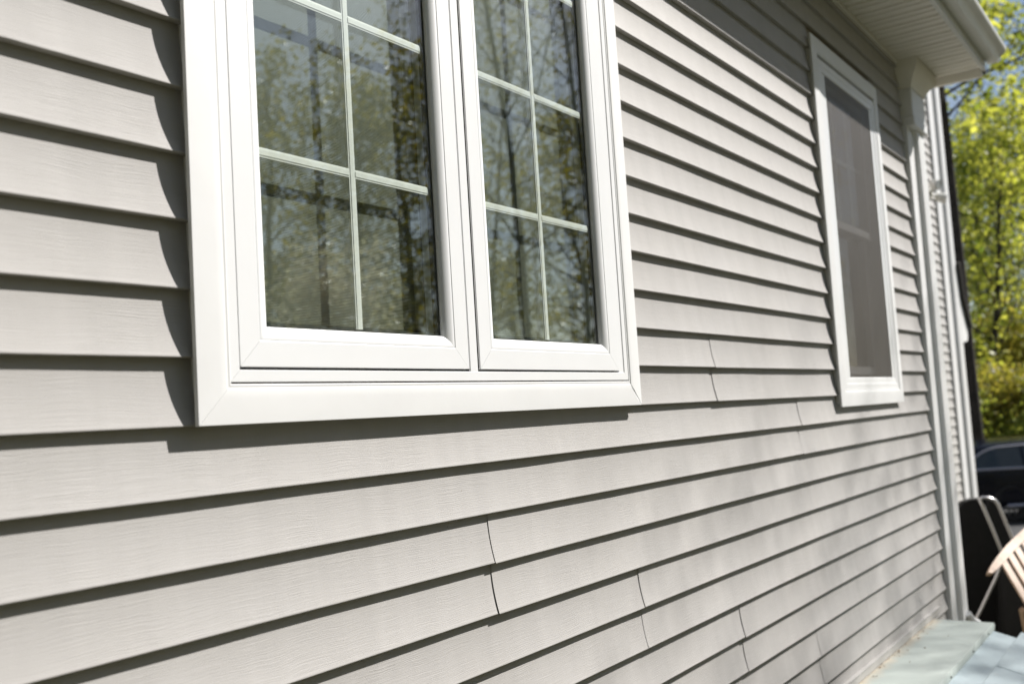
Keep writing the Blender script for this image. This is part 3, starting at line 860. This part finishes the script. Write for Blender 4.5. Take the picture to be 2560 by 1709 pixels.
fc = empty("folding_chair", (8.25, 0.15, -1.87))
tag(fc, "folded black garden chair with grey tube frame standing beside the white corner pilaster", "chair")
def slab(outline, wd, th, n_round=0):
    mb = MB(); a = [img(x, y, wd) for x, y in outline]; d = (CAM_F * th)
    n = len(a)
    mb.add(a + [p + d for p in a], [(i, (i + 1) % n, n + (i + 1) % n, n + i) for i in range(n)] + [tuple(range(n)), tuple(range(n, 2 * n))[::-1]])
    return mb
local(slab([(2398, 1275), (2402, 1262), (2412, 1253), (2428, 1248), (2450, 1246), (2470, 1300), (2500, 1370), (2512, 1480), (2500, 1592), (2404, 1600)], 7.75, 0.06), fc, "back_sling", M["black"])
local(slab([(2470, 1250), (2486, 1258), (2497, 1275), (2530, 1350), (2512, 1400), (2500, 1372), (2472, 1290)], 7.62, 0.03), fc, "head_sling", M["black"])
local(MB().tube([img(2507, 1385, 7.5), img(2480, 1318, 7.5), img(2456, 1262, 7.5), img(2449, 1248, 7.5), img(2456, 1243, 7.5), img(2472, 1244, 7.5), img(2487, 1250, 7.5), img(2496, 1262, 7.5), img(2512, 1300, 7.5), img(2532, 1348, 7.5), img(2548, 1400, 7.5)], 0.0125, 8), fc, "back_frame", M["tubing"], 60)
local(MB().tube([img(2508, 1395, 7.45), img(2489, 1445, 7.45), img(2478, 1468, 7.45), img(2456, 1515, 7.45), img(2436, 1556, 7.45), img(2420, 1592, 7.45)], 0.0125, 8), fc, "leg", M["tubing"], 60)
local(MB().tube([img(2548, 1400, 7.5), img(2540, 1500, 7.6), img(2530, 1590, 7.7)], 0.0125, 8), fc, "leg", M["tubing"], 60)

cv = empty("grill_cover", (8.75, -0.25, -1.89))
tag(cv, "black fabric cover draped over a squat object behind the wooden chair", "cover")
v = []; f = []
nr, nh = 28, 7
for j in range(nh):
    t = j / (nh - 1)
    for i in range(nr):
        a = 2 * math.pi * i / nr
        ca, sa = math.cos(a), math.sin(a)
        rx = 0.42 * abs(ca) ** 0.5 * (1 if ca > 0 else -1); ry = 0.40 * abs(sa) ** 0.5 * (1 if sa > 0 else -1)
        k = 1.06 - 0.1 * t + 0.03 * math.sin(5 * a + 2 * t) * (1 - t)
        if j == nh - 1: k *= 0.86
        v.append((rx * k, ry * k, (0.56 * min(1, t * 1.12)) + (0.03 if j == nh - 1 else 0)))
for j in range(nh - 1):
    for i in range(nr):
        f.append((j * nr + i, j * nr + (i + 1) % nr, (j + 1) * nr + (i + 1) % nr, (j + 1) * nr + i))
f.append(tuple((nh - 1) * nr + i for i in range(nr)))
q = MB(); q.add(v, f); q.build("fabric", M["black"], cv, 50)

wc = empty("wooden_chair", (7.0, -0.35, -1.87))
tag(wc, "tan wooden garden chair with curved top rail and thin back slats, tilted over", "chair")
# the back leans away from the house, its slatted face turned up to the sun
WN = Vector((-0.25, -0.62, 0.74)).normalized()
WP = img(2500, 1390, 6.5)
def on_back(px, py, lift=0.0):
    o_ = Vector((0, -1.3746, -0.0205)); d_ = img(px, py, 1.0) - o_
    return o_ + d_ * ((WP + WN * lift - o_).dot(WN) / d_.dot(WN))
def plank(outline, lift, th):
    a = [on_back(x_, y_, lift) for x_, y_ in outline]; b_ = [p - WN * th for p in a]; n_ = len(a)
    return MB().add(a + b_, [(i, (i + 1) % n_, n_ + (i + 1) % n_, n_ + i) for i in range(n_)] + [tuple(range(n_)), tuple(range(n_, 2 * n_))[::-1]])
local(plank([(2471, 1430), (2478, 1412), (2494, 1389), (2516, 1362), (2540, 1338), (2568, 1314), (2606, 1290), (2622, 1305), (2585, 1330), (2558, 1353), (2536, 1375), (2514, 1400), (2496, 1419), (2482, 1431)], 0.012, 0.030), wc, "top_rail", M["teak"])
for (a, b) in ((2508, 1400), (2525, 1384), (2541, 1368), (2559, 1351), (2578, 1335), (2597, 1320)):
    local(plank([(a - 5, b + 4), (a + 6, b - 5), (a + 82, b + 122), (a + 72, b + 132)], 0.0, 0.014), wc, "slat", M["teak"])
local(plank([(2572, 1528), (2690, 1420), (2698, 1434), (2584, 1542)], 0.012, 0.03), wc, "lower_rail", M["teak"])
def post(p, q_, wdt):
    return MB().tube([p, q_], wdt, 4)
local(post(img(2556, 1522, 6.55), img(2572, 1605, 6.7), 0.022), wc, "leg", M["teak"])
local(post(img(2680, 1420, 6.8), img(2715, 1620, 6.9), 0.022), wc, "leg", M["teak"])

# ------------------------------------------------------------------ trees
def tree_meshes(seed, H, R, base, tr, n_leaf, leaf, mat, limbs=16, bend=0.5, sig=0.27, flat=1.0):
    rg = np.random.default_rng(seed)
    wood = MB(); ends = []
    n = 9; path = []; off = np.zeros(2); d = rg.normal(0, 1, 2) * bend * 0.12
    for i in range(n):
        t = i / (n - 1)
        path.append(Vector((off[0], off[1], H * 0.94 * t)))
        d = d * 0.8 + rg.normal(0, 1, 2) * bend * 0.14; off = off + d
    rad = [tr * (1.25 if i == 0 else 1.0) * (1 - 0.86 * i / (n - 1)) for i in range(n)]
    wood.tube(path, rad, 9)
    def at(t):
        u = t * (n - 1); i = min(int(u), n - 2); return path[i].lerp(path[i + 1], u - i)
    for l in range(limbs):
        t0 = base + (0.97 - base) * (l + rg.uniform(0, 1)) / limbs
        p = at(t0); az = l * 2.4 + rg.uniform(-0.5, 0.5)
        rel = (t0 - base) / (1 - base)
        ln = R * (0.55 + 0.65 * math.sin(math.pi * min(1, 0.18 + rel * 0.86))) * rg.uniform(0.75, 1.15)
        el = 0.25 + 0.75 * rel + rg.uniform(-0.1, 0.2)
        q = p; dirv = Vector((math.cos(az) * math.cos(el), math.sin(az) * math.cos(el), math.sin(el)))
        pts = [p]; r0 = tr * (1 - 0.8 * t0) * 0.42
        for s in range(5):
            dirv = (dirv + Vector(rg.normal(0, 0.16, 3)) + Vector((0, 0, 0.05))).normalized()
            q = q + dirv * ln / 5; pts.append(q.copy())
        wood.tube(pts, [r0 * (1 - 0.17 * i) for i in range(6)], 6)
        for s in range(1, 6):
            ends.append((pts[s], 0.9))
            for b in range(3 if s < 5 else 4):
                d2 = (dirv * 0.5 + Vector(rg.normal(0, 0.75, 3))).normalized()
                l2 = ln * rg.uniform(0.18, 0.40); a = pts[s]
                mid = a + d2 * l2 * 0.5 + Vector(rg.normal(0, 0.05, 3)); e = a + d2 * l2 + Vector((0, 0, 0.08 * l2))
                wood.tube([a, mid, e], [r0 * 0.28, r0 * 0.18, r0 * 0.08 + 0.002], 4, False)
                ends.append((mid, 0.7)); ends.append((e, 1.0))
    E_ = np.array([tuple(p) for p, _ in ends]); W_ = np.array([q for _, q in ends]) * (0.06 + rg.gamma(0.55, 1.0, len(ends))); W_ /= W_.sum()
    idx = rg.choice(len(ends), n_leaf, p=W_)
    c = E_[idx] + rg.normal(0, sig, (n_leaf, 3)) * np.array([1, 1, 0.75 * flat])
    me = leaf_cards("crown", c, leaf, rg, mat)
    wm = bpy.data.meshes.new("trunk"); wm.from_pydata(wood.v, [], wood.f); wm.materials.append(M["bark"])
    wm.polygons.foreach_set("use_smooth", [True] * len(wm.polygons)); wm.update()
    return wm, me

def leaf_cards(name, c, leaf, rg, mat):
    n = len(c)
    a = rg.normal(0, 1, (n, 3)); a /= np.linalg.norm(a, axis=1)[:, None]
    b = rg.normal(0, 1, (n, 3)); b -= a * (a * b).sum(1)[:, None]; b /= np.linalg.norm(b, axis=1)[:, None]
    s = leaf * rg.uniform(0.6, 1.35, n)[:, None]
    V = np.stack([c - a * s, c + b * s * 0.55 + a * s * 0.1, c + a * s, c - b * s * 0.55 + a * s * 0.1], 1)
    me = bpy.data.meshes.new(name)
    me.vertices.add(n * 4); me.vertices.foreach_set("co", V.reshape(-1))
    me.loops.add(n * 4); me.loops.foreach_set("vertex_index", np.arange(n * 4, dtype=np.int32))
    me.polygons.add(n); me.polygons.foreach_set("loop_start", np.arange(0, n * 4, 4, dtype=np.int32)); me.polygons.foreach_set("loop_total", np.full(n, 4, dtype=np.int32))
    me.materials.append(mat); me.update(calc_edges=True); me.validate()
    return me

KIND = dict(
    tall=tree_meshes(1, 15.0, 3.8, 0.50, 0.125, 2600, 0.12, M["leaf_a"], 20, 0.12),
    mid=tree_meshes(2, 12.0, 3.4, 0.12, 0.13, 4600, 0.115, M["leaf_b"], 20),
    gold=tree_meshes(3, 13.0, 3.4, 0.16, 0.16, 2800, 0.12, M["leaf_a"], 20, 0.8),
    yard_tall=tree_meshes(21, 15.0, 3.6, 0.24, 0.20, 5600, 0.100, M["leaf_y"], 20),
    yard_wide=tree_meshes(22, 12.5, 3.6, 0.14, 0.15, 5600, 0.100, M["leaf_y"], 20, 0.8),
    sparse=tree_meshes(4, 17.0, 3.8, 0.25, 0.11, 4300, 0.050, M["leaf_y"], 16, 0.7, 0.36),
    shrub=tree_meshes(5, 3.0, 1.5, 0.04, 0.04, 5200, 0.070, M["leaf_c"], 16, 0.6, 0.3),
    bush=tree_meshes(6, 3.6, 1.8, 0.03, 0.05, 6000, 0.080, M["leaf_b"], 16, 0.6, 0.35),
    flower=tree_meshes(8, 6.0, 2.4, 0.18, 0.09, 12000, 0.060, M["blossom"], 18, 0.7, 0.3),
)
def plant(kind, x, y, name, label, cat, group=None, rz=0.0, s=1.0, tilt=0.0):
    wm, cm = KIND[kind]
    o = empty(name, (x, y, ground_z(x, y) - 0.05), rz)
    o.scale = (s, s, s); o.rotation_euler = (tilt, 0, rz)
    tag(o, label, cat, group)
    t = bpy.data.objects.new("trunk", wm); COL.objects.link(t); t.parent = o
    c = bpy.data.objects.new("crown", cm); COL.objects.link(c); c.parent = o
    return o

def dirpos(px, d):
    p = img(px, 974, 1.0) - Vector((0, -1.3746, -0.0205)); p.z = 0; p.normalize()
    return p.x * d, -1.3746 + p.y * d

GB = "spring trees in the wood behind the car"
x, y = dirpos(2430, 23.5)
plant("tall", x, y, "maple_tree", "tall maple with thick dark trunk seen right beside the white wing post", "tree", None, 0.4, 1.15)
x, y = dirpos(2528, 31)
plant("gold", x, y, "maple_tree", "yellow-leaved maple with a thin crooked dark trunk against pale sky", "tree", None, 2.1, 0.8)
k = 0
for px, d, kd, s in ((2345, 40, "mid", 0.9), (2452, 38, "gold", 0.9), (2580, 36, "mid", 0.9), (2500, 46, "mid", 0.8), (2625, 44, "gold", 1.0), (2680, 36, "tall", 1.0)):
    x, y = dirpos(px, d)
    plant(kd, x, y, "maple_tree", "yellow-green spring tree in the wood behind the dark car", "tree", GB, k * 1.3, s); k += 1
for i, (px, d, kd, s) in enumerate(((2412, 29, "shrub", 0.8), (2445, 27, "bush", 0.6), (2485, 27.5, "shrub", 0.75), (2525, 28, "shrub", 0.8), (2565, 27, "bush", 0.65), (2605, 28, "shrub", 0.8), (2470, 33, "bush", 1.0), (2535, 34, "shrub", 1.3))):
    x, y = dirpos(px, d)
    plant(kd, x, y, "shrub", "yellow-green and russet shrub growing behind the dark car roof", "shrub", "shrubs behind the car", i * 0.9, s)

# the trees across the yard that the window glass mirrors (and that dapple the wall)
GR = "yard trees mirrored in the casement window"
yard = [(-19, 28, "yard_tall", 0.95), (-26, 25, "sparse", 0.85), (-31, 33, "yard_wide", 1.0), (-36, 26, "sparse", 0.9), (-40, 30, "yard_tall", 1.0), (-45, 26, "yard_wide", 0.92),
        (-50, 30, "yard_tall", 1.0), (-56, 25, "yard_wide", 0.85), (-64, 27, "yard_tall", 0.9), (-35, 44, "yard_wide", 0.75), (-47, 44, "yard_wide", 0.75), (-26, 46, "yard_wide", 0.8), (-57, 46, "yard_wide", 0.8), (-41, 52, "yard_wide", 0.8)]
for i, (az, d, kd, s) in enumerate(yard):
    a = math.radians(az)
    plant(kd, 1.8 + d * math.cos(a), d * math.sin(a), "maple_tree", "spring tree across the yard, mirrored in the large window glass", "tree", GR, i * 1.7, s)
a = math.radians(-43)
plant("flower", 1.8 + 15 * math.cos(a), 15 * math.sin(a), "blossom_tree", "white blossoming tree mirrored low in the large window", "tree", None, 0.3, 0.75)
plant("sparse", 19.3, -9.4, "maple_tree", "thinly leaved tall tree whose branches dapple the wall", "tree", None, 1.0, 0.92)

# unseen wood added round the yard to block low sky, trunks and foliage
rgw = np.random.default_rng(77)
cl = []
wt = MB()
for i in range(46):
    az = math.radians(-72 - 118 * (i + rgw.uniform(0, 1)) / 46); d = rgw.uniform(15, 26)
    bx, by = 1.8 + d * math.cos(az), d * math.sin(az)
    h = rgw.uniform(10, 15)
    wt.tube([(bx, by, -2.0), (bx + rgw.normal(0, .3), by + rgw.normal(0, .3), h * 0.5), (bx + rgw.normal(0, .6), by + rgw.normal(0, .6), h)], [0.22, 0.15, 0.04], 7)
    for q_ in range(60):
        z_ = h * rgw.uniform(0.0, 1.0) - 1.2
        r_ = 3.2 * math.sin(math.pi * min(1, max(0.12, (z_ + 1.2) / h))) ** 0.7 * math.sqrt(rgw.uniform(0, 1)); a_ = rgw.uniform(0, 6.283)
        cl.append((bx + r_ * math.cos(a_), by + r_ * math.sin(a_), z_))
cl = np.array(cl)
cpos = cl[rgw.integers(0, len(cl), 60000)] + rgw.normal(0, 0.5, (60000, 3))
wme = leaf_cards("unseen_woods", cpos, 0.15, rgw, M["leaf_y"])
wo = bpy.data.objects.new("unseen_woods", wme); COL.objects.link(wo)
tag(wo, "unseen spring wood added round the yard to block low sky light", "unseen_woods", kind="stuff")
tw = wt.build("trunk", M["bark"], wo)
plant("sparse", 17.0, -9.9, "maple_tree", "tall bare-limbed tree whose thin top softly shades the wall between the windows", "tree", None, 2.6, 0.97)
